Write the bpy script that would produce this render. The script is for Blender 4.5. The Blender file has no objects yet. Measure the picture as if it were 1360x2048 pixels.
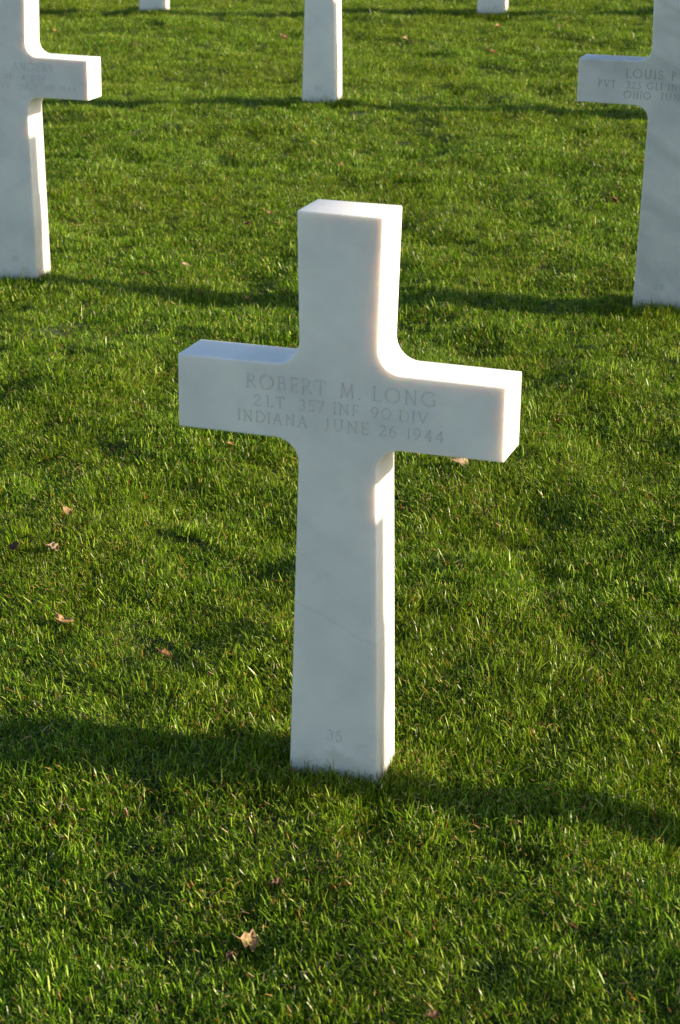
import bpy, bmesh, math, random
import numpy as np
from mathutils import Vector, Matrix, Quaternion

scene = bpy.context.scene
C = scene.collection

# ------------------------------------------------------------------ camera
YAW, PITCH, ROLL = -0.31898, 0.34241, 0.01275
fw = Vector((math.sin(YAW) * math.cos(PITCH), math.cos(YAW) * math.cos(PITCH), -math.sin(PITCH)))
rt = Vector((math.cos(YAW), -math.sin(YAW), 0.0))
up = rt.cross(fw)
r2 = math.cos(ROLL) * rt + math.sin(ROLL) * up
u2 = -math.sin(ROLL) * rt + math.cos(ROLL) * up
cam_data = bpy.data.cameras.new('camera')
cam = bpy.data.objects.new('camera', cam_data)
C.objects.link(cam)
m = Matrix((r2, u2, -fw)).transposed().to_4x4()
m.translation = Vector((1.13223, -3.40845, 1.82898))
cam.matrix_world = m
cam_data.sensor_fit = 'VERTICAL'
cam_data.sensor_height = 24.0
cam_data.lens = 24.0 * 4286.71 / 2048.0
cam_data.clip_start = 0.05
cam_data.clip_end = 2000
cam_data.dof.use_dof = True
cam_data.dof.focus_distance = 4.7
cam_data.dof.aperture_fstop = 6.3
scene.camera = cam

# ------------------------------------------------------------------ sky, sun, exposure
SUN = Vector((1.0, 0.030, 0.302)).normalized()
ELEV = math.asin(SUN.z)
world = bpy.data.worlds.new('World')
scene.world = world
world.use_nodes = True
wn = world.node_tree
bg = wn.nodes['Background']
sky = wn.nodes.new('ShaderNodeTexSky')
sky.sky_type = 'NISHITA'
sky.sun_disc = False
sky.sun_elevation = ELEV
sky.sun_rotation = math.atan2(SUN.x, SUN.y)
wn.links.new(sky.outputs[0], bg.inputs[0])
sky.dust_density = 0.9
sky.ozone_density = 1.3
bg.inputs[1].default_value = 0.085
sd = bpy.data.lights.new('sun', 'SUN')
sd.energy = 5.0
sd.angle = math.radians(0.53)
sd.color = (1.0, 0.83, 0.60)
sun = bpy.data.objects.new('sun', sd)
sun.rotation_mode = 'QUATERNION'
sun.rotation_quaternion = SUN.to_track_quat('Z', 'Y')
sun.location = (8, 0, 6)
C.objects.link(sun)
scene.view_settings.view_transform = 'Standard'
scene.view_settings.look = 'None'
scene.view_settings.exposure = 1.26
scene.view_settings.gamma = 1.0
scene.render.engine = 'CYCLES'
scene.cycles.use_denoising = True
scene.cycles.denoising_prefilter = 'NONE'
scene.cycles.max_bounces = 6
scene.cycles.diffuse_bounces = 3
scene.cycles.transmission_bounces = 4

# ------------------------------------------------------------------ terrain
def vnoise(x, y, scale, seed):
    """smooth lattice noise in -1..1"""
    x = np.asarray(x, float) / scale + 1000.0
    y = np.asarray(y, float) / scale + 1000.0
    xi = np.floor(x).astype(np.int64); yi = np.floor(y).astype(np.int64)
    fx = x - xi; fy = y - yi
    fx = fx * fx * fx * (fx * (6 * fx - 15) + 10); fy = fy * fy * fy * (fy * (6 * fy - 15) + 10)
    def h(a, b):
        n = (a * 374761393 + b * 668265263 + seed * 1442695041) & 0xFFFFFFFF
        n = ((n ^ (n >> 13)) * 1274126177) & 0xFFFFFFFF
        n = ((n ^ (n >> 16)) * 2246822519) & 0xFFFFFFFF
        return ((n ^ (n >> 15)) & 0xFFFFFF) / float(0x7FFFFF) - 1.0
    a = h(xi, yi) * (1 - fx) + h(xi + 1, yi) * fx
    b = h(xi, yi + 1) * (1 - fx) + h(xi + 1, yi + 1) * fx
    return a * (1 - fy) + b * fy

GX, GY = 0.04488, 0.03671
# (x, y, z) of every cross foot
FEET = {
    'main': (0.0, 0.0, 0.0),
    'front_right': (2.293, 0.0, 0.1029),
    'second_left': (-2.2922, 3.268, 0.0149),
    'second_right': (-0.0065, 3.2775, 0.113),
    'second_beyond': (2.289, 3.276, 0.2232),
    'third': (-2.2958, 6.5556, 0.1622),
    'third_right': (-0.002, 6.552, 0.2449),
    'third_beyond': (2.291, 6.552, 0.3434),
    'fourth_left': (-4.588, 9.826, 0.148),
    'fourth_right': (-2.293, 9.828, 0.256),
    'fourth_beyond': (0.0, 9.828, 0.3592),
}
# small hollows in the turf: x, y, radius, depth
PITS = [(-2.282, 4.008, .10, .022), (-0.68, 1.004, .085, .024), (0.424, -0.196, .055, .022), (-0.301, -0.137, .06, .014),
        (-0.01, 0.752, .07, .014), (0.148, 1.018, .09, .014), (-2.493, 4.188, .12, .02), (-4.691, 8.871, .2, .025),
        (-0.283, 2.048, .10, .014), (-0.732, 2.977, .10, .016), (-0.42, 1.143, .09, .016), (-1.629, 2.643, .11, .016),
        (-1.591, 7.782, .2, .022), (-0.195, 3.5, .09, .018), (-2.191, 9.674, .2, .022), (-1.276, 7.134, .14, .018),
        (-4.415, 9.086, .2, .022), (0.56, -0.42, .06, .016), (-0.12, -0.62, .07, .018), (0.17, 0.16, .04, .012)]

def soft(v, lim):
    return lim * np.tanh(v / lim)

def ground_z(x, y):
    x = np.asarray(x, float); y = np.asarray(y, float)
    z = GX * soft(x, 30.0) + GY * soft(y, 40.0)
    mound = np.zeros_like(z)
    for (fx, fy, fz) in FEET.values():
        g = np.exp(-((x - fx) ** 2 / (2 * .40 ** 2) + (y - fy) ** 2 / (2 * .55 ** 2)))
        mound = np.maximum(mound, g)
        g2 = np.exp(-((x - fx) ** 2 + (y - fy) ** 2) / (2 * .6 ** 2))
        z = z + (fz - GX * fx - GY * fy) * g2
    z = z + 0.021 - 0.003 * (1 - mound)
    for (px, py, r, dp) in ((.80, -.05, .34, .040), (-.90, .0, .30, .026), (-1.35, 3.3, .42, .020), (.25, -.75, .35, .012)):
        z = z - dp * np.exp(-((x - px) ** 2 + (y - py) ** 2) / (2 * r * r))
    t = np.clip((-0.02 - y) / 0.55, 0, 1)
    z = z + 0.085 * soft(x - 0.25, 1.2) * t * t * (3 - 2 * t)
    z = z + (0.013 * vnoise(x, y, .55, 3) + 0.019 * vnoise(x, y, .25, 5)) * (1 - 0.6 * mound)
    return z

def turf_z(x, y):
    """ground plus the finest unevenness, which only the blades follow"""
    z = ground_z(x, y)
    x = np.asarray(x, float); y = np.asarray(y, float)
    for (px, py, r, dp) in PITS:
        z = z - 1.4 * dp * np.exp(-((x - px) ** 2 + (y - py) ** 2) / (2 * (r * .6) ** 2))
    return z + 0.0115 * vnoise(x, y, .115, 11) + 0.0055 * vnoise(x, y, .052, 12)
#TERRAIN_END

# ------------------------------------------------------------------ helpers
def link(name, me, mat=None, parent=None):
    o = bpy.data.objects.new(name, me)
    C.objects.link(o)
    if mat is not None and not me.materials:
        me.materials.append(mat)
    if parent is not None:
        o.parent = parent
    return o

def tag(o, label, cat, group=None):
    o['label'] = label; o['category'] = cat
    if group: o['group'] = group

def new_mat(name):
    mt = bpy.data.materials.new(name)
    mt.use_nodes = True
    nt = mt.node_tree
    return mt, nt, nt.nodes['Principled BSDF']

def N(nt, kind, **kw):
    n = nt.nodes.new(kind)
    for k, v in kw.items():
        setattr(n, k, v)
    return n

def mixc(nt, fac, a, b, blend='MIX'):
    n = N(nt, 'ShaderNodeMix', data_type='RGBA', blend_type=blend)
    for sock, v in ((n.inputs[0], fac), (n.inputs[6], a), (n.inputs[7], b)):
        if hasattr(v, 'links'): nt.links.new(v, sock)
        elif isinstance(v, (int, float)): sock.default_value = v
        else: sock.default_value = (*v, 1.0)
    return n.outputs[2]

def math_n(nt, op, a, b=None, clamp=False):
    n = N(nt, 'ShaderNodeMath', operation=op, use_clamp=clamp)
    for i, v in enumerate((a, b)):
        if v is None: continue
        if hasattr(v, 'links'): nt.links.new(v, n.inputs[i])
        else: n.inputs[i].default_value = v
    return n.outputs[0]

def ramp(nt, fac, stops):
    n = N(nt, 'ShaderNodeValToRGB')
    el = n.color_ramp.elements
    while len(el) < len(stops): el.new(0.5)
    for e, (p, c) in zip(el, stops):
        e.position = p
        e.color = (*c, 1.0) if not isinstance(c, (int, float)) else (c, c, c, 1.0)
    nt.links.new(fac, n.inputs[0])
    return n.outputs[0]

# ------------------------------------------------------------------ materials
def marble(name, seed, cloud=0.06, band=0.05, vein=None, tone=1.0):
    mt, nt, b = new_mat(name)
    tc = N(nt, 'ShaderNodeTexCoord')
    mp = N(nt, 'ShaderNodeMapping')
    mp.inputs['Location'].default_value = (seed * 3.1, seed * 1.7, seed * 2.3)
    nt.links.new(tc.outputs['Object'], mp.inputs[0])
    n1 = N(nt, 'ShaderNodeTexNoise'); n1.inputs['Scale'].default_value = 7.0; n1.inputs['Detail'].default_value = 7.0
    n1.inputs['Roughness'].default_value = 0.62
    nt.links.new(mp.outputs[0], n1.inputs['Vector'])
    col = ramp(nt, n1.outputs[0], [(0.28, (tone * (0.81 - cloud), tone * (0.81 - cloud), tone * (0.825 - cloud * .9))), (0.62, (tone * 0.855, tone * 0.850, tone * 0.850))])
    # diagonal grey banding of the stone
    mp2 = N(nt, 'ShaderNodeMapping')
    mp2.inputs['Rotation'].default_value = (0.0, math.radians(-28), 0.0)
    nt.links.new(tc.outputs['Object'], mp2.inputs[0])
    mp3 = N(nt, 'ShaderNodeMapping')
    mp3.inputs['Scale'].default_value = (1.1, 1.0, 4.2)
    mp3.inputs['Location'].default_value = (seed * 1.3, 0.0, seed * 5.7)
    nt.links.new(mp2.outputs[0], mp3.inputs[0]); mp2 = mp3
    n2 = N(nt, 'ShaderNodeTexNoise'); n2.inputs['Scale'].default_value = 2.2; n2.inputs['Detail'].default_value = 5.0
    n2.inputs['Distortion'].default_value = 0.7
    nt.links.new(mp2.outputs[0], n2.inputs['Vector'])
    bnd = ramp(nt, n2.outputs[0], [(0.48, 0.0), (0.68, 1.0)])
    f = math_n(nt, 'MULTIPLY', bnd, band)
    col = mixc(nt, f, col, (0.33, 0.36, 0.37))
    if vein:
        z0, slope, wid, amt = vein
        sp = N(nt, 'ShaderNodeSeparateXYZ'); nt.links.new(tc.outputs['Object'], sp.inputs[0])
        n3 = N(nt, 'ShaderNodeTexNoise'); n3.inputs['Scale'].default_value = 14.0; n3.inputs['Detail'].default_value = 4.0
        nt.links.new(tc.outputs['Object'], n3.inputs['Vector'])
        wob = math_n(nt, 'MULTIPLY', math_n(nt, 'SUBTRACT', n3.outputs[0], 0.5), 0.035)
        line = math_n(nt, 'ADD', math_n(nt, 'MULTIPLY', sp.outputs[0], slope), wob)
        dz = math_n(nt, 'ABSOLUTE', math_n(nt, 'SUBTRACT', math_n(nt, 'SUBTRACT', sp.outputs[2], z0), line))
        v = math_n(nt, 'SUBTRACT', 1.0, math_n(nt, 'DIVIDE', dz, wid), clamp=True)
        n4 = N(nt, 'ShaderNodeTexNoise'); n4.inputs['Scale'].default_value = 22.0
        nt.links.new(tc.outputs['Object'], n4.inputs['Vector'])
        v = math_n(nt, 'MULTIPLY', v, math_n(nt, 'MULTIPLY', ramp(nt, n4.outputs[0], [(0.35, 0.25), (0.7, 1.0)]), amt))
        col = mixc(nt, v, col, (0.30, 0.31, 0.29))
    # darker greenish tone low on the stone, in uneven licks
    spz = N(nt, 'ShaderNodeSeparateXYZ'); nt.links.new(tc.outputs['Object'], spz.inputs[0])
    n6 = N(nt, 'ShaderNodeTexNoise'); n6.inputs['Scale'].default_value = 34.0; n6.inputs['Detail'].default_value = 6.0
    nt.links.new(mp.outputs[0], n6.inputs['Vector'])
    lick = math_n(nt, 'SUBTRACT', math_n(nt, 'MULTIPLY', n6.outputs[0], 0.15), spz.outputs[2])
    foot_tone = ramp(nt, math_n(nt, 'ADD', math_n(nt, 'MULTIPLY', lick, 8.0), 0.5), [(0.45, 0.0), (0.75, 0.30)])
    col = mixc(nt, foot_tone, col, (0.36, 0.37, 0.27))
    # fine grain and faint weather speckle
    n5 = N(nt, 'ShaderNodeTexNoise'); n5.inputs['Scale'].default_value = 260.0; n5.inputs['Detail'].default_value = 3.0
    nt.links.new(tc.outputs['Object'], n5.inputs['Vector'])
    col = mixc(nt, ramp(nt, n5.outputs[0], [(0.64, 0.0), (0.80, 0.32)]), col, (0.48, 0.47, 0.43))
    nt.links.new(col, b.inputs['Base Color'])
    b.inputs['Roughness'].default_value = 0.5
    b.inputs['Specular IOR Level'].default_value = 0.35
    b.inputs['Subsurface Weight'].default_value = 0.7
    b.inputs['Subsurface Radius'].default_value = (1.0, 0.72, 0.50)
    b.inputs['Subsurface Scale'].default_value = 0.022
    bp = N(nt, 'ShaderNodeBump'); bp.inputs['Strength'].default_value = 0.12; bp.inputs['Distance'].default_value = 0.001
    nt.links.new(n5.outputs[0], bp.inputs['Height'])
    nt.links.new(bp.outputs[0], b.inputs['Normal'])
    return mt

def letter_mat(name='engraving_tone', k=1.0):  # recess lining toned a little darker than the face, so letters read
    mt, nt, b = new_mat(name)
    tc = N(nt, 'ShaderNodeTexCoord')
    n = N(nt, 'ShaderNodeTexNoise'); n.inputs['Scale'].default_value = 60.0; n.inputs['Detail'].default_value = 4.0
    nt.links.new(tc.outputs['Object'], n.inputs['Vector'])
    nt.links.new(ramp(nt, n.outputs[0], [(0.3, (k * 0.68, k * 0.67, k * 0.645)), (0.7, (k * 0.78, k * 0.77, k * 0.745))]), b.inputs['Base Color'])
    b.inputs['Roughness'].default_value = 0.8
    return mt

def grass_mat():
    mt, nt, b = new_mat('grass_blade')
    at = N(nt, 'ShaderNodeAttribute', attribute_name='blade')
    sp = N(nt, 'ShaderNodeSeparateColor'); nt.links.new(at.outputs['Color'], sp.inputs[0])
    ti = N(nt, 'ShaderNodeAttribute', attribute_name='tint', attribute_type='INSTANCER')
    green = ramp(nt, sp.outputs[0], [(0.0, (0.015, 0.052, 0.001)), (0.45, (0.064, 0.158, 0.003)), (0.74, (0.178, 0.345, 0.010)), (0.92, (0.35, 0.50, 0.045)), (1.0, (0.54, 0.63, 0.16))])
    # patches of yellower and of deeper green turf
    green = mixc(nt, math_n(nt, 'MULTIPLY', ti.outputs['Fac'], 0.55, clamp=True), green, (0.150, 0.205, 0.005))
    # pale sheath at the foot, slightly yellow cut tip
    green = mixc(nt, ramp(nt, sp.outputs[1], [(0.80, 0.0), (1.0, 0.45)]), green, (0.29, 0.31, 0.05))
    dry = ramp(nt, sp.outputs[0], [(0.0, (0.13, 0.045, 0.010)), (0.35, (0.36, 0.165, 0.037)), (0.75, (0.48, 0.35, 0.15)), (1.0, (0.60, 0.52, 0.35))])
    col = mixc(nt, sp.outputs[2], green, dry)
    nt.links.new(col, b.inputs['Base Color'])
    b.inputs['Roughness'].default_value = 0.30
    b.inputs['Specular IOR Level'].default_value = 0.17
    tr = N(nt, 'ShaderNodeBsdfTranslucent')
    nt.links.new(mixc(nt, 1.0, col, (1.0, 1.0, 0.6), 'MULTIPLY'), tr.inputs[0])
    mx = N(nt, 'ShaderNodeMixShader'); mx.inputs[0].default_value = 0.30
    nt.links.new(b.outputs[0], mx.inputs[1]); nt.links.new(tr.outputs[0], mx.inputs[2])
    out = nt.nodes['Material Output']
    nt.links.new(mx.outputs[0], out.inputs['Surface'])
    return mt

def soil_mat():
    mt, nt, b = new_mat('turf_soil')
    tc = N(nt, 'ShaderNodeTexCoord')
    n = N(nt, 'ShaderNodeTexNoise'); n.inputs['Scale'].default_value = 45.0; n.inputs['Detail'].default_value = 8.0
    nt.links.new(tc.outputs['Object'], n.inputs['Vector'])
    c = ramp(nt, n.outputs[0], [(0.3, (0.016, 0.022, 0.006)), (0.55, (0.026, 0.046, 0.008)), (0.75, (0.060, 0.055, 0.020))])
    # beyond the blades that are built one by one the sheet takes the colour of mown lawn
    sp = N(nt, 'ShaderNodeSeparateXYZ'); nt.links.new(tc.outputs['Object'], sp.inputs[0])
    near = ramp(nt, math_n(nt, 'ADD', math_n(nt, 'DIVIDE', sp.outputs[1], 20.0), 0.5), [(0.40, 1.0), (0.415, 0.0)])
    far = ramp(nt, math_n(nt, 'DIVIDE', sp.outputs[1], 20.0), [(0.575, 0.0), (0.585, 1.0)])
    lawn = ramp(nt, n.outputs[0], [(0.3, (0.050, 0.095, 0.014)), (0.7, (0.110, 0.175, 0.026))])
    c = mixc(nt, math_n(nt, 'ADD', near, far, clamp=True), c, lawn)
    nt.links.new(c, b.inputs['Base Color'])
    b.inputs['Roughness'].default_value = 0.95
    bp = N(nt, 'ShaderNodeBump'); bp.inputs['Strength'].default_value = 0.6; bp.inputs['Distance'].default_value = 0.01
    nt.links.new(n.outputs[0], bp.inputs['Height']); nt.links.new(bp.outputs[0], b.inputs['Normal'])
    return mt

def leaf_mat(name, c0, c1):
    mt, nt, b = new_mat(name)
    tc = N(nt, 'ShaderNodeTexCoord')
    n = N(nt, 'ShaderNodeTexNoise'); n.inputs['Scale'].default_value = 120.0; n.inputs['Detail'].default_value = 5.0
    nt.links.new(tc.outputs['Object'], n.inputs['Vector'])
    c = ramp(nt, n.outputs[0], [(0.3, c0), (0.68, c1)])
    nt.links.new(c, b.inputs['Base Color'])
    b.inputs['Roughness'].default_value = 0.6
    tr = N(nt, 'ShaderNodeBsdfTranslucent'); nt.links.new(c, tr.inputs[0])
    mx = N(nt, 'ShaderNodeMixShader'); mx.inputs[0].default_value = 0.25
    nt.links.new(b.outputs[0], mx.inputs[1]); nt.links.new(tr.outputs[0], mx.inputs[2])
    nt.links.new(mx.outputs[0], nt.nodes['Material Output'].inputs['Surface'])
    return mt

# ------------------------------------------------------------------ ground sheet
def build_ground():
    xs = np.concatenate([[-900, -500, -250, -120, -60, -35, -22, -15, -11], np.arange(-7.6, 2.601, .03), [3.2, 4, 5, 7, 11, 18, 30, 55, 110, 240, 500, 900]])
    ys = np.concatenate([[-900, -500, -240, -110, -55, -30, -18, -10, -6, -4], np.arange(-1.9, 11.601, .03), [12.5, 14, 17, 22, 30, 45, 70, 120, 250, 500, 900]])
    X, Y = np.meshgrid(xs, ys)
    Z = turf_z(X, Y) - 0.009
    nx, ny = len(xs), len(ys)
    v = np.stack([X.ravel(), Y.ravel(), Z.ravel()], 1)
    i = (np.arange(ny - 1)[:, None] * nx + np.arange(nx - 1)[None, :]).ravel()
    f = np.stack([i, i + 1, i + 1 + nx, i + nx], 1)
    me = bpy.data.meshes.new('ground')
    me.vertices.add(len(v)); me.vertices.foreach_set('co', v.ravel())
    me.loops.add(f.size); me.loops.foreach_set('vertex_index', f.ravel().astype(np.int32))
    me.polygons.add(len(f)); me.polygons.foreach_set('loop_start', np.arange(0, f.size, 4, dtype=np.int32))
    me.polygons.foreach_set('use_smooth', np.ones(len(f), bool))
    me.update(calc_edges=True)
    o = link('ground', me, soil_mat())
    o['kind'] = 'structure'
build_ground()

# ------------------------------------------------------------------ grass
GRASS = grass_mat()
def make_tuft(name, seed, n, radius, hmul, dry_share, lie=0.12):
    rng = np.random.default_rng(seed)
    verts, faces, cols = [], [], []
    for k in range(n):
        a = rng.uniform(0, 2 * math.pi); r = radius * math.sqrt(rng.uniform())
        root = np.array([r * math.cos(a), r * math.sin(a), -0.006])
        dry = rng.uniform() < dry_share
        flat = rng.uniform() < lie or (dry and rng.uniform() < 0.5)
        h = hmul * (0.008 + 0.025 * rng.beta(2.0, 2.4))
        if flat: h *= 0.6
        if rng.uniform() < 0.04: h *= 1.35
        la = rng.uniform(0, 2 * math.pi)
        lean = np.array([math.cos(la), math.sin(la), 0.0])
        tilt = abs(rng.normal(0.0, 0.50)) if not flat else rng.uniform(0.9, 1.35)
        bend = rng.uniform(-0.15, 0.9)
        if flat: root[2] += rng.uniform(0.004, 0.022)
        w = rng.uniform(0.00055, 0.00115) * (1.0 if not dry else 0.95)
        fa = la + math.pi / 2 + rng.uniform(-0.7, 0.7)
        side = np.array([math.cos(fa), math.sin(fa), 0.0])
        base = len(verts)
        rnd = rng.uniform()
        cut = rng.uniform() < 0.45
        ts = (0.0, 0.38, 0.74, 1.0)
        for t in ts:
            ang = tilt + bend * t
            # integrate the curved blade
            p = root + h * t * (lean * math.sin(tilt + bend * t * .5) + np.array([0, 0, 1.0]) * math.cos(tilt + bend * t * .5))
            ww = w * (1.0, 1.08, 0.85, 0.45 if cut else 0.0)[ts.index(t)]
            if ww > 0:
                verts.append(p - side * ww); verts.append(p + side * ww)
                cols += [(rnd, t, float(dry), 1.0)] * 2
            else:
                verts.append(p); cols.append((rnd, t, float(dry), 1.0))
        faces.append((base, base + 1, base + 3, base + 2))
        faces.append((base + 2, base + 3, base + 5, base + 4))
        faces.append((base + 4, base + 5, base + 7, base + 6) if cut else (base + 4, base + 5, base + 6))
    me = bpy.data.meshes.new(name)
    me.from_pydata([tuple(v) for v in verts], [], faces)
    at = me.color_attributes.new('blade', 'FLOAT_COLOR', 'POINT')
    at.data.foreach_set('color', np.array(cols, np.float32).ravel())
    me.polygons.foreach_set('use_smooth', np.ones(len(faces), bool))
    me.materials.append(GRASS)
    me.update()
    return bpy.data.objects.new(name, me)

tufts = bpy.data.collections.new('turf_tufts')          # kept out of the scene, only instanced
for k in range(14):
    tufts.objects.link(make_tuft('tuft_%02d' % k, 100 + k, 105, .050, 1.0, (.04, .06, .05, .10)[k % 4]))

def build_grass():
    rng = np.random.default_rng(7)
    # denser where it is near; a jittered lattice keeps the cover even
    def lattice(x0, x1, y0, y1, s):
        gx, gy = np.meshgrid(np.arange(x0, x1, s), np.arange(y0, y1, s))
        p = np.stack([gx.ravel(), gy.ravel()], 1)
        return p + rng.uniform(-.55, .55, p.shape) * s
    P = [lattice(-3.2, 2.6, -1.9, 2.4, .034), lattice(-5.0, 2.6, 2.4, 6.0, .040), lattice(-7.6, 2.6, 6.0, 11.6, .048)]
    P = np.concatenate(P)
    # wedge that the view and a step to either side of it can reach
    dx = P[:, 0] - 1.13; dy = P[:, 1] + 3.41
    ang = np.arctan2(dx, dy)
    P = P[(ang > -0.82) & (ang < 0.22)]
    # nothing grows inside the stones
    keep = np.ones(len(P), bool)
    for (fx, fy, fz) in FEET.values():
        keep &= ~((abs(P[:, 0] - fx) < .075) & (P[:, 1] > fy + .012) & (P[:, 1] < fy + .096))
    # thin spots where the turf opens
    thin = vnoise(P[:, 0], P[:, 1], .065, 51) + 0.5 * vnoise(P[:, 0], P[:, 1], .2, 52)
    keep &= ~((thin > .75) & (rng.uniform(size=len(P)) < .5))
    P = P[keep]
    # a fringe the mower misses round every foot
    E = []
    for (fx, fy, fz) in FEET.values():
        for _ in range(110):
            s = rng.uniform(-.11, .11)
            side = rng.integers(0, 3)
            if side == 0: E.append((fx + s, fy - rng.uniform(.012, .06)))
            elif side == 1: E.append((fx + .087 + rng.uniform(.03, .07), fy + rng.uniform(-.02, .13)))
            else: E.append((fx - .087 - rng.uniform(.03, .07), fy + rng.uniform(-.02, .13)))
    E = np.array(E)
    n0 = len(P)
    P = np.concatenate([P, E])
    x, y = P[:, 0], P[:, 1]
    z = turf_z(x, y)
    n = len(P)
    lush = 0.55 * vnoise(x, y, .17, 21) + 0.30 * vnoise(x, y, .45, 22) + 0.55 * vnoise(x, y, .075, 23)
    s = 1.0 + 0.50 * lush + rng.normal(0, .10, n)
    pit = np.zeros(n)
    for (px, py, r, dp) in PITS:
        pit += np.exp(-((x - px) ** 2 + (y - py) ** 2) / (2 * (r * .6) ** 2))
    s = s * (1 - .25 * np.clip(pit, 0, 1))
    s[n0:] = 1.40 + rng.uniform(-.45, .60, n - n0)
    s = np.clip(s, .4, 1.9)
    scl = np.stack([np.clip(s, .85, 1.2), np.clip(s, .85, 1.2), s], 1)
    e = .05
    gxs = (ground_z(x + e, y) - ground_z(x - e, y)) / (2 * e)
    gys = (ground_z(x, y + e) - ground_z(x, y - e)) / (2 * e)
    # rotation: spin about z, then a little lean (turf lies over in patches)
    leanx = 0.12 * vnoise(x, y, .30, 31) + 0.16 * vnoise(x, y, .085, 33) + rng.normal(0, .10, n) + gys
    leany = 0.12 * vnoise(x, y, .30, 32) + 0.16 * vnoise(x, y, .085, 34) + rng.normal(0, .10, n) - gxs
    leanx[n0:] *= .3; leany[n0:] *= .3
    rot = np.stack([leanx, leany, rng.uniform(0, 6.283, n)], 1)
    tint = 0.38 + 0.42 * vnoise(x, y, .33, 41) + 0.30 * vnoise(x, y, 1.1, 42) + rng.normal(0, .14, n)
    # XYZ euler spins first about x: keep lean in world axes by composing explicitly
    eul = np.empty((n, 3))
    for i in range(n):
        eul[i] = (rot[i, 0], rot[i, 1], 0)
    me = bpy.data.meshes.new('grass')
    me.vertices.add(n)
    me.vertices.foreach_set('co', np.stack([x, y, z], 1).ravel())
    def att(name, typ, key, data):
        a = me.attributes.new(name, typ, 'POINT'); a.data.foreach_set(key, np.ascontiguousarray(data).ravel())
    att('lean', 'FLOAT_VECTOR', 'vector', eul.astype(np.float32))
    att('spin', 'FLOAT', 'value', rot[:, 2].astype(np.float32))
    att('size', 'FLOAT_VECTOR', 'vector', scl.astype(np.float32))
    att('tint', 'FLOAT', 'value', np.clip(tint, 0, 1).astype(np.float32))
    att('variant', 'INT', 'value', rng.integers(0, 14, n).astype(np.int32))
    o = link('grass', me, GRASS)
    o['kind'] = 'stuff'
    o['label'] = 'short mown green lawn growing between the crosses'
    ng = bpy.data.node_groups.new('scatter_turf', 'GeometryNodeTree')
    ng.interface.new_socket('Geometry', in_out='INPUT', socket_type='NodeSocketGeometry')
    ng.interface.new_socket('Geometry', in_out='OUTPUT', socket_type='NodeSocketGeometry')
    gi = ng.nodes.new('NodeGroupInput'); go = ng.nodes.new('NodeGroupOutput')
    ci = ng.nodes.new('GeometryNodeCollectionInfo')
    ci.inputs['Collection'].default_value = tufts
    ci.inputs['Separate Children'].default_value = True
    ci.inputs['Reset Children'].default_value = True
    ip = ng.nodes.new('GeometryNodeInstanceOnPoints')
    ip.inputs['Pick Instance'].default_value = True
    def na(name, typ):
        q = ng.nodes.new('GeometryNodeInputNamedAttribute'); q.data_type = typ
        q.inputs[0].default_value = name
        return q.outputs[0]
    e2r = ng.nodes.new('FunctionNodeEulerToRotation'); ng.links.new(na('lean', 'FLOAT_VECTOR'), e2r.inputs[0])
    cx = ng.nodes.new('ShaderNodeCombineXYZ'); ng.links.new(na('spin', 'FLOAT'), cx.inputs[2])
    e2s = ng.nodes.new('FunctionNodeEulerToRotation'); ng.links.new(cx.outputs[0], e2s.inputs[0])
    rr = ng.nodes.new('FunctionNodeRotateRotation'); rr.rotation_space = 'LOCAL'
    ng.links.new(e2r.outputs[0], rr.inputs[0]); ng.links.new(e2s.outputs[0], rr.inputs[1])
    ng.links.new(gi.outputs[0], ip.inputs['Points'])
    ng.links.new(ci.outputs[0], ip.inputs['Instance'])
    ng.links.new(na('variant', 'INT'), ip.inputs['Instance Index'])
    ng.links.new(rr.outputs[0], ip.inputs['Rotation'])
    ng.links.new(na('size', 'FLOAT_VECTOR'), ip.inputs['Scale'])
    ng.links.new(ip.outputs[0], go.inputs[0])
    md = o.modifiers.new('scatter', 'NODES'); md.node_group = ng
    print('grass tufts', n)
build_grass()

# ------------------------------------------------------------------ crosses
H, WT, WM, WB, ZA, HE, HC, T, L = 1.08531, .07785, .07017, .08735, .74297, .06756, .06852, .10819, .3015
FIL = 0.044

def fillet(corner, a, b, r, n=9):
    """arc of radius r rounding the corner between directions to a and to b"""
    c = Vector(corner); da = (Vector(a) - c).normalized(); db = (Vector(b) - c).normalized()
    half = da.angle(db) / 2
    d = r / math.tan(half)
    cen = c + (da + db).normalized() * (r / math.sin(half))
    s = c + da * d - cen; e = c + db * d - cen
    out = []
    for k in range(n + 1):
        t = k / n
        v = s.lerp(e, t); v = v.normalized() * r if v.length > 1e-9 else s
        # spherical interpolation
        ang = s.angle(e); v = (s * math.sin((1 - t) * ang) + e * math.sin(t * ang)) / math.sin(ang)
        out.append(cen + v)
    return out

def cross_outline():
    def wu(z): return WM + (WT - WM) * (z - ZA) / (H - ZA)
    def wl(z): return WM + (WB - WM) * (ZA - z) / ZA
    zt = ZA + HC; zb = ZA - HC
    pts = []
    top_r = (WT, H); arm_rt = (L, ZA + HE); arm_rb = (L, ZA - HE)
    foot = (wl(-.22), -.22)
    c_up = (wu(zt), zt); c_lo = (wl(zb), zb)
    right = [top_r] + [tuple(p) for p in fillet(c_up, top_r, arm_rt, FIL)] + [arm_rt, arm_rb] + [tuple(p) for p in fillet(c_lo, arm_rb, foot, FIL)] + [foot]
    left = [(-x, z) for x, z in reversed(right)]
    return right + left      # clockwise seen from the front

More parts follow.
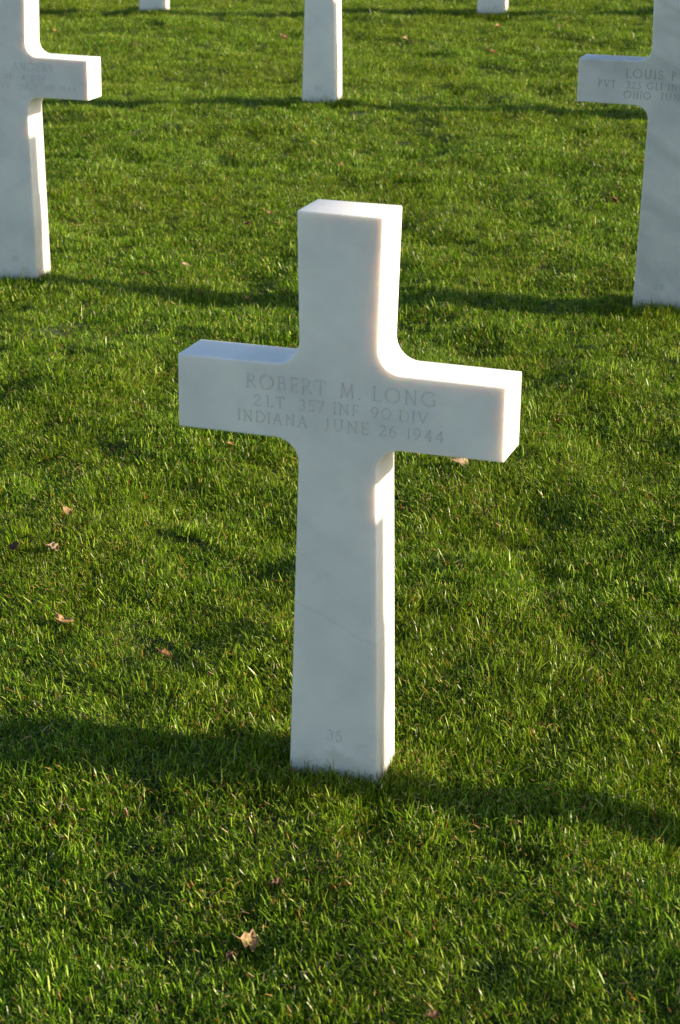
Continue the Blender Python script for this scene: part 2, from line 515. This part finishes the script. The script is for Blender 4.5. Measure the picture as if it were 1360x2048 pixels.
# stroke alphabet, cap height 1: glyph -> (width, [(polyline, thickness)], serif spots)
TK, TN = 0.105, 0.070
def arc(cx, cy, rx, ry, a0, a1, n=10):
    return [(cx + rx * math.cos(math.radians(a0 + (a1 - a0) * k / n)), cy + ry * math.sin(math.radians(a0 + (a1 - a0) * k / n))) for k in range(n + 1)]
def sf(x, y, w=.11): return ([(x - w, y), (x + w, y)], TN * .8)
def stem(x, y0=0.0, y1=1.0): return ([(x, y0), (x, y1)], TK)
G = {
 'I': (.24, [stem(.12), sf(.12, .02), sf(.12, .98)]),
 'L': (.58, [stem(.14), ([(.14, .035), (.56, .035), (.58, .17)], TN), sf(.12, .02, .10), sf(.14, .98)]),
 'E': (.58, [stem(.14), ([(.06, .035), (.56, .035), (.57, .16)], TN), ([(.06, .965), (.54, .965), (.55, .85)], TN), ([(.14, .52), (.46, .52)], TN), ([(.46, .44), (.46, .60)], TN * .8)]),
 'F': (.56, [stem(.14), ([(.06, .965), (.54, .965), (.55, .85)], TN), ([(.14, .50), (.44, .50)], TN), ([(.44, .42), (.44, .58)], TN * .8), sf(.14, .02)]),
 'T': (.74, [stem(.37), ([(.02, .84), (.03, .965), (.71, .965), (.72, .84)], TN), sf(.37, .02)]),
 'H': (.82, [stem(.15), stem(.67), ([(.15, .50), (.67, .50)], TN), sf(.15, .02), sf(.15, .98), sf(.67, .02), sf(.67, .98)]),
 'N': (.86, [([(.16, 0), (.16, .97)], TN), ([(.14, .98), (.72, .02)], TK), ([(.72, .0), (.72, 1.0)], TN), sf(.16, .02), ([(.03, .98), (.16, .98)], TN * .8), sf(.72, .98)]),
 'M': (1.02, [([(.14, 0), (.22, .98)], TN), ([(.22, .98), (.51, .06)], TK), ([(.51, .06), (.80, .98)], TN), ([(.80, .98), (.88, 0)], TK), sf(.14, .02), sf(.88, .02), ([(.12, .98), (.24, .98)], TN * .8), ([(.78, .98), (.90, .98)], TN * .8)]),
 'A': (.86, [([(.10, .0), (.43, 1.0)], TN), ([(.43, 1.0), (.76, .0)], TK), ([(.22, .36), (.64, .36)], TN), sf(.10, .02, .09), sf(.76, .02)]),
 'V': (.86, [([(.10, 1.0), (.43, .0)], TK), ([(.43, .0), (.76, 1.0)], TN), sf(.10, .98), sf(.76, .98, .09)]),
 'Y': (.80, [([(.08, 1.0), (.40, .50)], TK), ([(.72, 1.0), (.40, .50)], TN), stem(.40, 0, .5), sf(.09, .98, .09), sf(.71, .98, .08), sf(.40, .02)]),
 'O': (.98, [(arc(.49, .5, .44, .47, 0, 360, 26), TK * .95)]),
 '0': (.84, [(arc(.42, .5, .37, .47, 0, 360, 24), TK * .95)]),
 'D': (.86, [stem(.15), ([(.05, .035), (.36, .035)] + arc(.38, .5, .42, .465, -90, 90, 14) + [(.05, .965)], TN * 1.15)]),
 'P': (.62, [stem(.15), ([(.05, .965), (.30, .965)] + arc(.32, .72, .24, .245, 90, -90, 10) + [(.15, .475)], TN * 1.1), sf(.15, .02)]),
 'R': (.72, [stem(.15), ([(.05, .965), (.30, .965)] + arc(.32, .735, .23, .23, 90, -90, 10) + [(.15, .505)], TN * 1.1), ([(.33, .50), (.70, .02)], TK), sf(.15, .02)]),
 'B': (.66, [stem(.15), ([(.05, .965), (.28, .965)] + arc(.30, .755, .21, .21, 90, -90, 10) + [(.15, .545)], TN * 1.1), ([(.30, .545)] + arc(.32, .29, .26, .255, 90, -90, 10) + [(.05, .035)], TN * 1.1)]),
 'G': (.96, [(arc(.50, .5, .44, .47, 42, 318, 20) + [(.83, .20)], TK * .95), ([(.83, .10), (.83, .44)], TK), ([(.72, .44), (.92, .44)], TN * .8)]),
 'S': (.58, [([(.50, .83)] + arc(.29, .745, .20, .215, 40, 225, 10)[0:] + [(.29, .50)] + arc(.30, .27, .22, .235, 50, -140, 10) + [(.06, .20)], TN * 1.2)]),
 'U': (.84, [([(.14, 1.0), (.14, .34)] + arc(.42, .34, .28, .31, 180, 360, 12) + [(.70, 1.0)], TK * .9), sf(.14, .98), sf(.70, .98)]),
 'J': (.42, [([(.27, 1.0), (.27, .16)] + arc(.13, .12, .14, .14, 0, -110, 6), TK), sf(.27, .98)]),
 '1': (.30, [stem(.17), ([(.04, .84), (.17, .98)], TN), sf(.17, .02)]),
 '2': (.60, [(arc(.29, .72, .22, .25, 165, -40, 12) + [(.06, .04), (.55, .04), (.57, .15)], TN * 1.2)]),
 '3': (.56, [(arc(.26, .745, .20, .22, 150, -70, 10), TN * 1.2), (arc(.26, .275, .23, .255, 80, -155, 12), TN * 1.2)]),
 '4': (.66, [([(.46, 0), (.46, 1.0)], TK), ([(.46, .98), (.05, .30)], TN), ([(.05, .28), (.62, .28)], TN), sf(.46, .02, .09)]),
 '5': (.58, [([(.52, .965), (.17, .965)], TN), ([(.17, .96), (.13, .58)], TN), (arc(.26, .31, .24, .29, 112, -150, 13), TN * 1.2)]),
 '6': (.64, [(arc(.32, .31, .25, .285, 0, 360, 18), TN * 1.2), ([(.07, .34), (.16, .66), (.34, .90), (.50, .98)], TN * 1.2)]),
 '7': (.58, [([(.03, .84), (.04, .965), (.54, .965)], TN), ([(.54, .965), (.20, .0)], TK)]),
 '9': (.64, [(arc(.32, .69, .25, .285, 0, 360, 18), TN * 1.2), ([(.57, .66), (.48, .34), (.30, .10), (.14, .02)], TN * 1.2)]),
 '.': (.20, [([(.10, .0), (.10, .10)], .12)]),
}

def lay_words(words):
    """words: (text, x0, x1, baseline z, cap height) -> strokes in face metres"""
    out = []
    for text, x0, x1, zb, cap in words:
        gap = .20
        total = sum(G[c][0] for c in text) + gap * (len(text) - 1)
        kx = (x1 - x0) / (total * cap)
        cur = 0.0
        for c in text:
            w, strokes = G[c]
            for pl, th in strokes:
                out.append(([(x0 + (cur + px) * cap * kx, zb + py * cap) for px, py in pl], th * cap))
            cur += w + gap
    return out

def cutter_mesh(strokes, depth_k=0.5):
    """every stroke a wedge-floored trough: closed solids reaching from just proud of the face into the stone"""
    bm = bmesh.new()
    jit = random.Random(4)
    for pl, th in strokes:
        pts = [Vector(p) for p in pl]
        closed = (pts[0] - pts[-1]).length < 1e-6
        if closed: pts = pts[:-1]
        n = len(pts)
        hw = th / 2
        dep = max(0.0010, th * depth_k) + jit.uniform(0, 2e-4)
        proud = 0.0012 + jit.uniform(0, 2e-4)
        rings = []
        for i in range(n):
            if closed: d = (pts[(i + 1) % n] - pts[i - 1]).normalized()
            elif i == 0: d = (pts[1] - pts[0]).normalized()
            elif i == n - 1: d = (pts[-1] - pts[-2]).normalized()
            else:
                d1 = (pts[i] - pts[i - 1]).normalized(); d2 = (pts[i + 1] - pts[i]).normalized()
                d = (d1 + d2).normalized()
            nr = Vector((-d.y, d.x))
            k = 1.0
            if not closed and 0 < i < n - 1:
                k = min(1.6, 1 / max(.3, nr.dot(Vector((-d2.y, d2.x)))))
            p = pts[i]
            if not closed and i in (0, n - 1):
                p = p - d * jit.uniform(0, 1e-4) if i == 0 else p + d * jit.uniform(0, 1e-4)
            ring = []
            for off, y in ((hw * k * 1.1, -proud), (-hw * k * 1.1, -proud), (-hw * k * .35, dep), (hw * k * .35, dep)):
                q = p + nr * off
                ring.append(bm.verts.new((q.x, y, q.y)))
            rings.append(ring)
        m = n if closed else n - 1
        for i in range(m):
            a, b = rings[i], rings[(i + 1) % n]
            for k in range(4):
                bm.faces.new((a[k], a[(k + 1) % 4], b[(k + 1) % 4], b[k]))
        if not closed:
            bm.faces.new(rings[0][::-1]); bm.faces.new(rings[-1])
    bmesh.ops.recalc_face_normals(bm, faces=bm.faces)
    me = bpy.data.meshes.new('cutter')
    bm.to_mesh(me); bm.free()
    return me

def plain_cross():
    bm = bmesh.new()
    ol = cross_outline()
    f = [bm.verts.new((x, 0.0, z)) for x, z in ol]
    b = [bm.verts.new((x, T, z)) for x, z in ol]
    n = len(ol)
    bm.faces.new(f); bm.faces.new(b[::-1])
    for i in range(n):
        bm.faces.new((f[i], b[i], b[(i + 1) % n], f[(i + 1) % n]))
    bmesh.ops.recalc_face_normals(bm, faces=bm.faces)
    rim = [e for e in bm.edges if abs(e.verts[0].co.y - e.verts[1].co.y) < 1e-6]
    for e in bm.edges:
        if abs(e.verts[0].co.y - e.verts[1].co.y) > 1e-6:
            p = e.verts[0].co
            if min((Vector((abs(p.x), p.z)) - Vector(q)).length for q in ((WT, H), (L, ZA + HE), (L, ZA - HE))) < 1e-5:
                rim.append(e)
    bmesh.ops.bevel(bm, geom=rim, offset=0.0026, segments=2, profile=0.5, affect='EDGES', clamp_overlap=True)
    for fc in bm.faces:
        fc.smooth = len(fc.verts) <= 4
    me = bpy.data.meshes.new('marble_cross')
    bm.to_mesh(me); bm.free()
    return me

PLAIN = plain_cross()
LETTER = letter_mat()
LETTER_DARK = letter_mat('engraving_dark', .66)  # deeper lining tone, to make the clouded cross's lettering legible

def carve(words_by_line, body_mat, LETTER=LETTER):
    """returns (body mesh, [lining mesh per line]) of a cross with its lettering cut into the front"""
    me = PLAIN.copy()
    me.materials.clear(); me.materials.append(body_mat); me.materials.append(LETTER)
    o = link('work', me)
    for line in words_by_line:
        cm = cutter_mesh(lay_words(line))
        cm.materials.append(body_mat); cm.materials.append(LETTER)
        for p in cm.polygons: p.material_index = 1
        co = link('work_cutter', cm)
        md = o.modifiers.new('cut', 'BOOLEAN')
        md.operation = 'DIFFERENCE'; md.solver = 'EXACT'; md.use_self = True; md.object = co
    dg = bpy.context.evaluated_depsgraph_get()
    dg.update()
    res = bpy.data.meshes.new_from_object(o.evaluated_get(dg))
    for x in [x for x in C.objects if x.name.startswith('work')]:
        bpy.data.objects.remove(x)
    bands = [(w[1] - .006, w[2] + .006, w[3] - .004, w[3] + w[4] + .004) for ln in words_by_line for w in ln]
    # lift the lining of the letters out into meshes of their own
    linings = []
    for xa, xb, lo, hi in bands:
        bm = bmesh.new(); bm.from_mesh(res)
        kill = [f for f in bm.faces if f.material_index != 1 or not (lo < f.calc_center_median().z < hi and xa < f.calc_center_median().x < xb)]
        bmesh.ops.delete(bm, geom=kill, context='FACES')
        lm = bpy.data.meshes.new('inscription'); bm.to_mesh(lm); bm.free()
        lm.materials.clear(); lm.materials.append(LETTER)
        for p in lm.polygons: p.material_index = 0; p.use_smooth = False
        linings.append(lm)
    bm = bmesh.new(); bm.from_mesh(res)
    bmesh.ops.delete(bm, geom=[f for f in bm.faces if f.material_index == 1], context='FACES')
    big = [f for f in bm.faces if len(f.verts) > 4]
    bmesh.ops.triangulate(bm, faces=big)
    for f in bm.faces:
        f.smooth = False if f.normal.y < -.9999 or f.normal.y > .9999 else True
    body = bpy.data.meshes.new('marble_cross'); bm.to_mesh(body); bm.free()
    body.materials.clear(); body.materials.append(body_mat)
    print('carved', len(body.polygons), [len(l.polygons) for l in linings])
    return body, linings

def place_cross(key, mat, label, lines=None, turn=0.0, tilt=0.0, cut=LETTER):
    x, y, z = FEET[key]
    root = bpy.data.objects.new('marble_cross', None)
    root.empty_display_size = .1
    root.location = (x, y, z); root.rotation_euler = (0, tilt, turn)
    C.objects.link(root)
    tag(root, label, 'grave cross', 'white marble crosses set out in rows on the lawn')
    if lines:
        body, lin = carve([l for _, l in lines], mat, cut)
        bo = link('stone', body, mat, root)
        for nm, lm in zip([nm for nm, ln in lines for _ in ln], lin):
            link(nm, lm, cut, root)
    else:
        me = PLAIN.copy(); me.materials.clear(); me.materials.append(mat)
        link('stone', me, mat, root)
    return root

MAIN = [('inscription', [('ROBERT', -.1723, -.0222, .7610, .0272), ('M.', .0023, .0418, .7610, .0272), ('LONG', .0621, .1785, .7610, .0272)]),
        ('inscription', [('2', -.1574, -.1433, .7300, .0207), ('LT', -.1334, -.0992, .7300, .0207), ('357', -.0721, -.0251, .7300, .0207),
                         ('INF', -.0088, .0384, .7300, .0207), ('90', .0610, .0980, .7300, .0207), ('DIV', .1109, .1650, .7300, .0207)]),
        ('inscription', [('INDIANA', -.1876, -.0560, .6990, .0213), ('JUNE', -.0248, .0567, .6990, .0213), ('26', .0761, .1083, .6990, .0213), ('1944', .1260, .1939, .6990, .0213)]),
        ('grave_number', [('35', -.0142, .0168, .0991, .0222)])]
LEFT = [('inscription', [('.', -.0211, -.0174, .7632, .0270), ('ANGERS', .0173, .1726, .7632, .0270)]),
        ('inscription', [('INF', -.0333, .0189, .7305, .0204), ('4', .0526, .0664, .7305, .0204), ('DIV', .0887, .1426, .7305, .0204)]),
        ('inscription', [('TS', -.0285, .0084, .6993, .0204), ('JULY', .0391, .1125, .6993, .0204), ('30', .1368, .1754, .6993, .0204), ('1944', .1924, .2580, .6993, .0204)]),
        ('grave_number', [('36', -.0147, .0181, .0948, .0210)])]
RIGHT = [('inscription', [('LOUIS', -.1500, -.0316, .7585, .0277), ('P', -.0065, .0087, .7585, .0277)]),
         ('inscription', [('PVT', -.2360, -.1795, .7266, .0214), ('325', -.1475, -.0990, .7266, .0214), ('GLI', -.0812, -.0329, .7266, .0214), ('INF', -.0152, .0315, .7266, .0214)]),
         ('inscription', [('OHIO', -.1526, -.0678, .6958, .0224), ('JUNE', -.0386, .0448, .6958, .0224)]),
         ('grave_number', [('35', -.0205, .0101, .0942, .0211)])]
THIRD = [('grave_number', [('36', -.0160, .0150, .0960, .0210)])]

M_MAIN = marble('marble_faint_vein', 1.0, cloud=.09, band=.13, vein=(.335, -.42, .0065, .20), tone=.97)
M_LEFT = marble('marble_even', 2.0, cloud=.10, band=.16, tone=.94)
M_RIGHT = marble('marble_clouded', 3.0, cloud=.14, band=.40, tone=.86)
M_FAR = marble('marble_far', 4.0, cloud=.07, band=.12)

place_cross('main', M_MAIN, 'white marble cross in the foreground, whole in view, standing nearest the camera', MAIN)
place_cross('second_left', M_LEFT, 'white marble cross cut by the left edge, right arm lit, numbered 36', LEFT)
place_cross('second_right', M_RIGHT, 'grey clouded marble cross cut by the right edge, left arm in shade', RIGHT, cut=LETTER_DARK)
place_cross('third', M_FAR, 'lower shaft of a white cross behind the nearest cross, cut by the top edge', THIRD)
place_cross('fourth_left', M_FAR, 'small foot of a far cross at the top edge, left of the middle shaft')
place_cross('fourth_right', M_FAR, 'small foot of a far cross at the top edge, right of the middle shaft')
# the neighbours just outside the frame, whose long shadows reach into it
place_cross('front_right', M_FAR, 'white cross beyond the right edge whose shadow reaches the nearest cross')
place_cross('second_beyond', M_FAR, 'white cross beyond the right edge, next along from the clouded cross')
place_cross('third_right', M_FAR, 'white cross beyond the right edge, in line with the middle shaft, casting its long shadow')
place_cross('third_beyond', M_FAR, 'white cross farthest beyond the right edge in the row of the middle shaft')
place_cross('fourth_beyond', M_FAR, 'white cross beyond the right edge in the row of the far feet')

# ------------------------------------------------------------------ fallen leaves
LM = {
 'tan': leaf_mat('leaf_tan', (0.23, 0.135, 0.055), (0.38, 0.25, 0.12)),
 'pale': leaf_mat('leaf_pale', (0.23, 0.16, 0.09), (0.36, 0.27, 0.165)),
 'red': leaf_mat('leaf_red_brown', (0.10, 0.042, 0.014), (0.20, 0.088, 0.032)),
 'dark': leaf_mat('leaf_dark_brown', (0.050, 0.022, 0.010), (0.15, 0.065, 0.028)),
 'orange': leaf_mat('leaf_orange', (0.25, 0.12, 0.042), (0.39, 0.22, 0.085)),
 'yellow': leaf_mat('leaf_yellow', (0.36, 0.25, 0.085), (0.48, 0.36, 0.16)),
}
def leaf_mesh(seed, length, width, lobes, curl, cup):
    rng = random.Random(seed)
    nl, nw = 15, 6
    verts, faces = [], []
    ph = rng.uniform(0, 1)
    for i in range(nl + 1):
        t = i / nl
        env = math.sin(math.pi * min(1, t * .97 + .03)) ** 0.75
        for j in range(nw + 1):
            s = j / nw * 2 - 1
            lob = 1.0 + (0.34 * math.cos(2 * math.pi * (t * lobes + ph + (0.12 if s > 0 else 0))) if lobes else 0) + rng.uniform(-.05, .05)
            w = width * .5 * env * lob
            x = (t - .5) * length + 0.10 * length * abs(s) * (.5 - t)
            y = s * w
            z = cup * (s * s) * width * env + curl * ((t - .4) ** 2) * length + rng.uniform(-.03, .03) * width + 0.05 * length * math.sin(5 * t + seed) * s
            verts.append((x, y, z))
    for i in range(nl):
        for j in range(nw):
            a = i * (nw + 1) + j
            faces.append((a, a + 1, a + nw + 2, a + nw + 1))
    # stalk: a thin three sided rod running on from the foot of the blade
    b = len(verts)
    mid = nw // 2
    x0, z0 = -.5 * length, verts[mid][2]
    for k in range(4):
        q = k / 3
        for c in range(3):
            a = c * 2.094
            verts.append((x0 + .03 * length - q * length * .42, math.cos(a) * .0007 + q * q * .12 * length, z0 + math.sin(a) * .0007 + q * .06 * length))
    for k in range(3):
        for c in range(3):
            p0 = b + k * 3 + c; p1 = b + k * 3 + (c + 1) % 3
            faces.append((p0, p1, p1 + 3, p0 + 3))
    me = bpy.data.meshes.new('fallen_leaf')
    me.from_pydata(verts, [], faces)
    for p in me.polygons: p.use_smooth = True
    me.update()
    return me

# x, y, length, width, colour, heading, pitch, roll, lobes, lift, label
LEAVES = [
#LEAVES_BEGIN
 (0.036, -0.535, 0.0400, 0.0363, 'tan', 0.49, 0.32, 0.43, 2.6, 0.03, 'largest tan dead leaf with a stalk, lying in the grass below the nearest cross'),
 (-0.821, 0.552, 0.0349, 0.0370, 'tan', 1.54, 0.27, 0.45, 1.6, 0.03, 'folded tan dead leaf on the lawn near the left edge'),
 (-0.510, 0.414, 0.0292, 0.0270, 'red', 0.67, 0.22, 0.57, 2.6, 0.028, 'ragged red-brown dead leaf left of the nearest shaft'),
 (-1.067, 1.105, 0.0343, 0.0222, 'tan', -0.20, 0.31, 0.65, 0, 0.028, 'narrow tan dead leaf near the left edge, below the left arm'),
 (-1.000, 0.880, 0.0329, 0.0274, 'pale', 0.32, 0.19, 0.5, 2.6, 0.024, 'pale crumpled leaf sunk in the grass near the left edge'),
 (-1.091, 0.863, 0.0331, 0.0306, 'dark', 0.58, 0.2, -0.2, 2.6, 0.022, 'dark brown leaf clump at the left edge'),
 (-0.214, 1.674, 0.0737, 0.0280, 'pale', 0.25, 0.29, 0.45, 1.6, 0.028, 'long pale brown leaf just under the right arm of the nearest cross'),
 (-1.417, 3.263, 0.0220, 0.0288, 'orange', 1.19, 0.24, 0.35, 1.6, 0.034, 'small orange leaf below the cast shadow, above the left arm'),
 (-1.763, 3.562, 0.0318, 0.0217, 'pale', 0.32, 0.32, 0.41, 0, 0.03, 'small pale leaf just above the cast shadow right of the left shaft'),
 (-0.864, 1.690, 0.0185, 0.0188, 'orange', 1.02, 0.32, 0.35, 0, 0.03, 'small orange leaf just under the left arm of the nearest cross'),
 (-0.471, 4.823, 0.0447, 0.0263, 'red', 0.23, 0.16, 0.56, 2.6, 0.028, 'dark red leaf beside the clouded shaft on the right'),
 (-1.875, 8.279, 0.0500, 0.0443, 'orange', 0.46, 0.16, 0.36, 2.6, 0.034, 'brightest orange leaf high on the right of the lawn'),
 (-2.501, 8.681, 0.0332, 0.0356, 'yellow', 0.53, 0.17, 0.37, 0, 0.034, 'small yellow leaf right of the middle shaft'),
 (-2.072, 9.153, 0.0292, 0.0365, 'orange', 0.84, 0.3, 0.38, 0, 0.034, 'small orange leaf just below the right far foot'),
 (-1.702, 9.215, 0.0486, 0.0365, 'red', 0.53, 0.18, 0.36, 2.6, 0.03, 'rusty brown leaf near the top, right of the far foot'),
 (-1.647, 4.182, 0.0154, 0.0278, 'pale', 1.72, 0.14, 0.59, 0, 0.032, 'tiny pale leaf just left of the top of the nearest cross'),
 (-1.758, 4.167, 0.0278, 0.0232, 'dark', 0.32, 0.2, 0.1, 1.6, 0.026, 'small dark leaf left of the top of the nearest cross'),
 (-1.728, 4.320, 0.0377, 0.0165, 'tan', 0.39, 0.24, 0.41, 0, 0.03, 'thin tan leaf left of the top of the nearest cross, uppermost of three'),
 (-1.752, 5.270, 0.0382, 0.0260, 'red', 0.21, 0.29, 0.35, 1.6, 0.028, 'brown leaf straight above the top of the nearest cross'),
 (-3.285, 8.772, 0.0634, 0.0329, 'red', 0.32, 0.27, 0.62, 1.6, 0.03, 'flat brown leaf just left of the middle shaft'),
 (-4.870, 8.960, 0.0362, 0.0349, 'orange', 0.67, 0.22, 0.6, 0, 0.032, 'small orange leaf beside the lit upper shaft on the left'),
 (-4.225, 8.393, 0.0219, 0.0329, 'orange', 1.19, 0.14, 0.65, 0, 0.034, 'tiny orange leaf above the lit arm on the left'),
 (0.021, -0.364, 0.0208, 0.0188, 'dark', 0.49, 0.2, 0.2, 2.6, 0.022, 'dark brown leaf sunk in the grass below the nearest cross'),
 (0.536, -0.391, 0.0168, 0.0275, 'dark', 1.37, 0.4, 0.2, 2.6, 0.02, 'dark leaf scrap in the grass at the lower right'),
 (0.399, -0.710, 0.0214, 0.0178, 'dark', 0.67, 0.2, 0.2, 2.6, 0.024, 'dark brown leaf at the bottom edge'),
 (0.021, -0.573, 0.0230, 0.0191, 'dark', 0.84, 0.2, -0.2, 1.6, 0.018, 'dark brown leaf just below the largest tan leaf'),
 (-1.884, 3.464, 0.0230, 0.0216, 'dark', 0.32, 0.1, 0.1, 1.6, 0.026, 'small dark leaf on the upper edge of the cast shadow, left'),
 (-1.725, 9.551, 0.0249, 0.0299, 'red', 1.02, 0.26, 0.61, 0, 0.03, 'tiny brown leaf near the top edge on the right'),
#LEAVES_END
]
for i, (x, y, ln, wd, colr, rz, rx, ry, lobes, lift, label) in enumerate(LEAVES):
    me = leaf_mesh(50 + i, ln, wd, lobes, (.5, .9, -.4, .7)[i % 4], (.25, .45, .15)[i % 3])
    o = link('fallen_leaf', me, LM[colr])
    o.location = (x, y, float(turf_z(x, y)) + lift * .68)
    o.rotation_euler = (rx, ry, rz)
    sm = o.modifiers.new('thickness', 'SOLIDIFY'); sm.thickness = .0005
    tag(o, label, 'leaf', 'dead leaves scattered on the lawn')
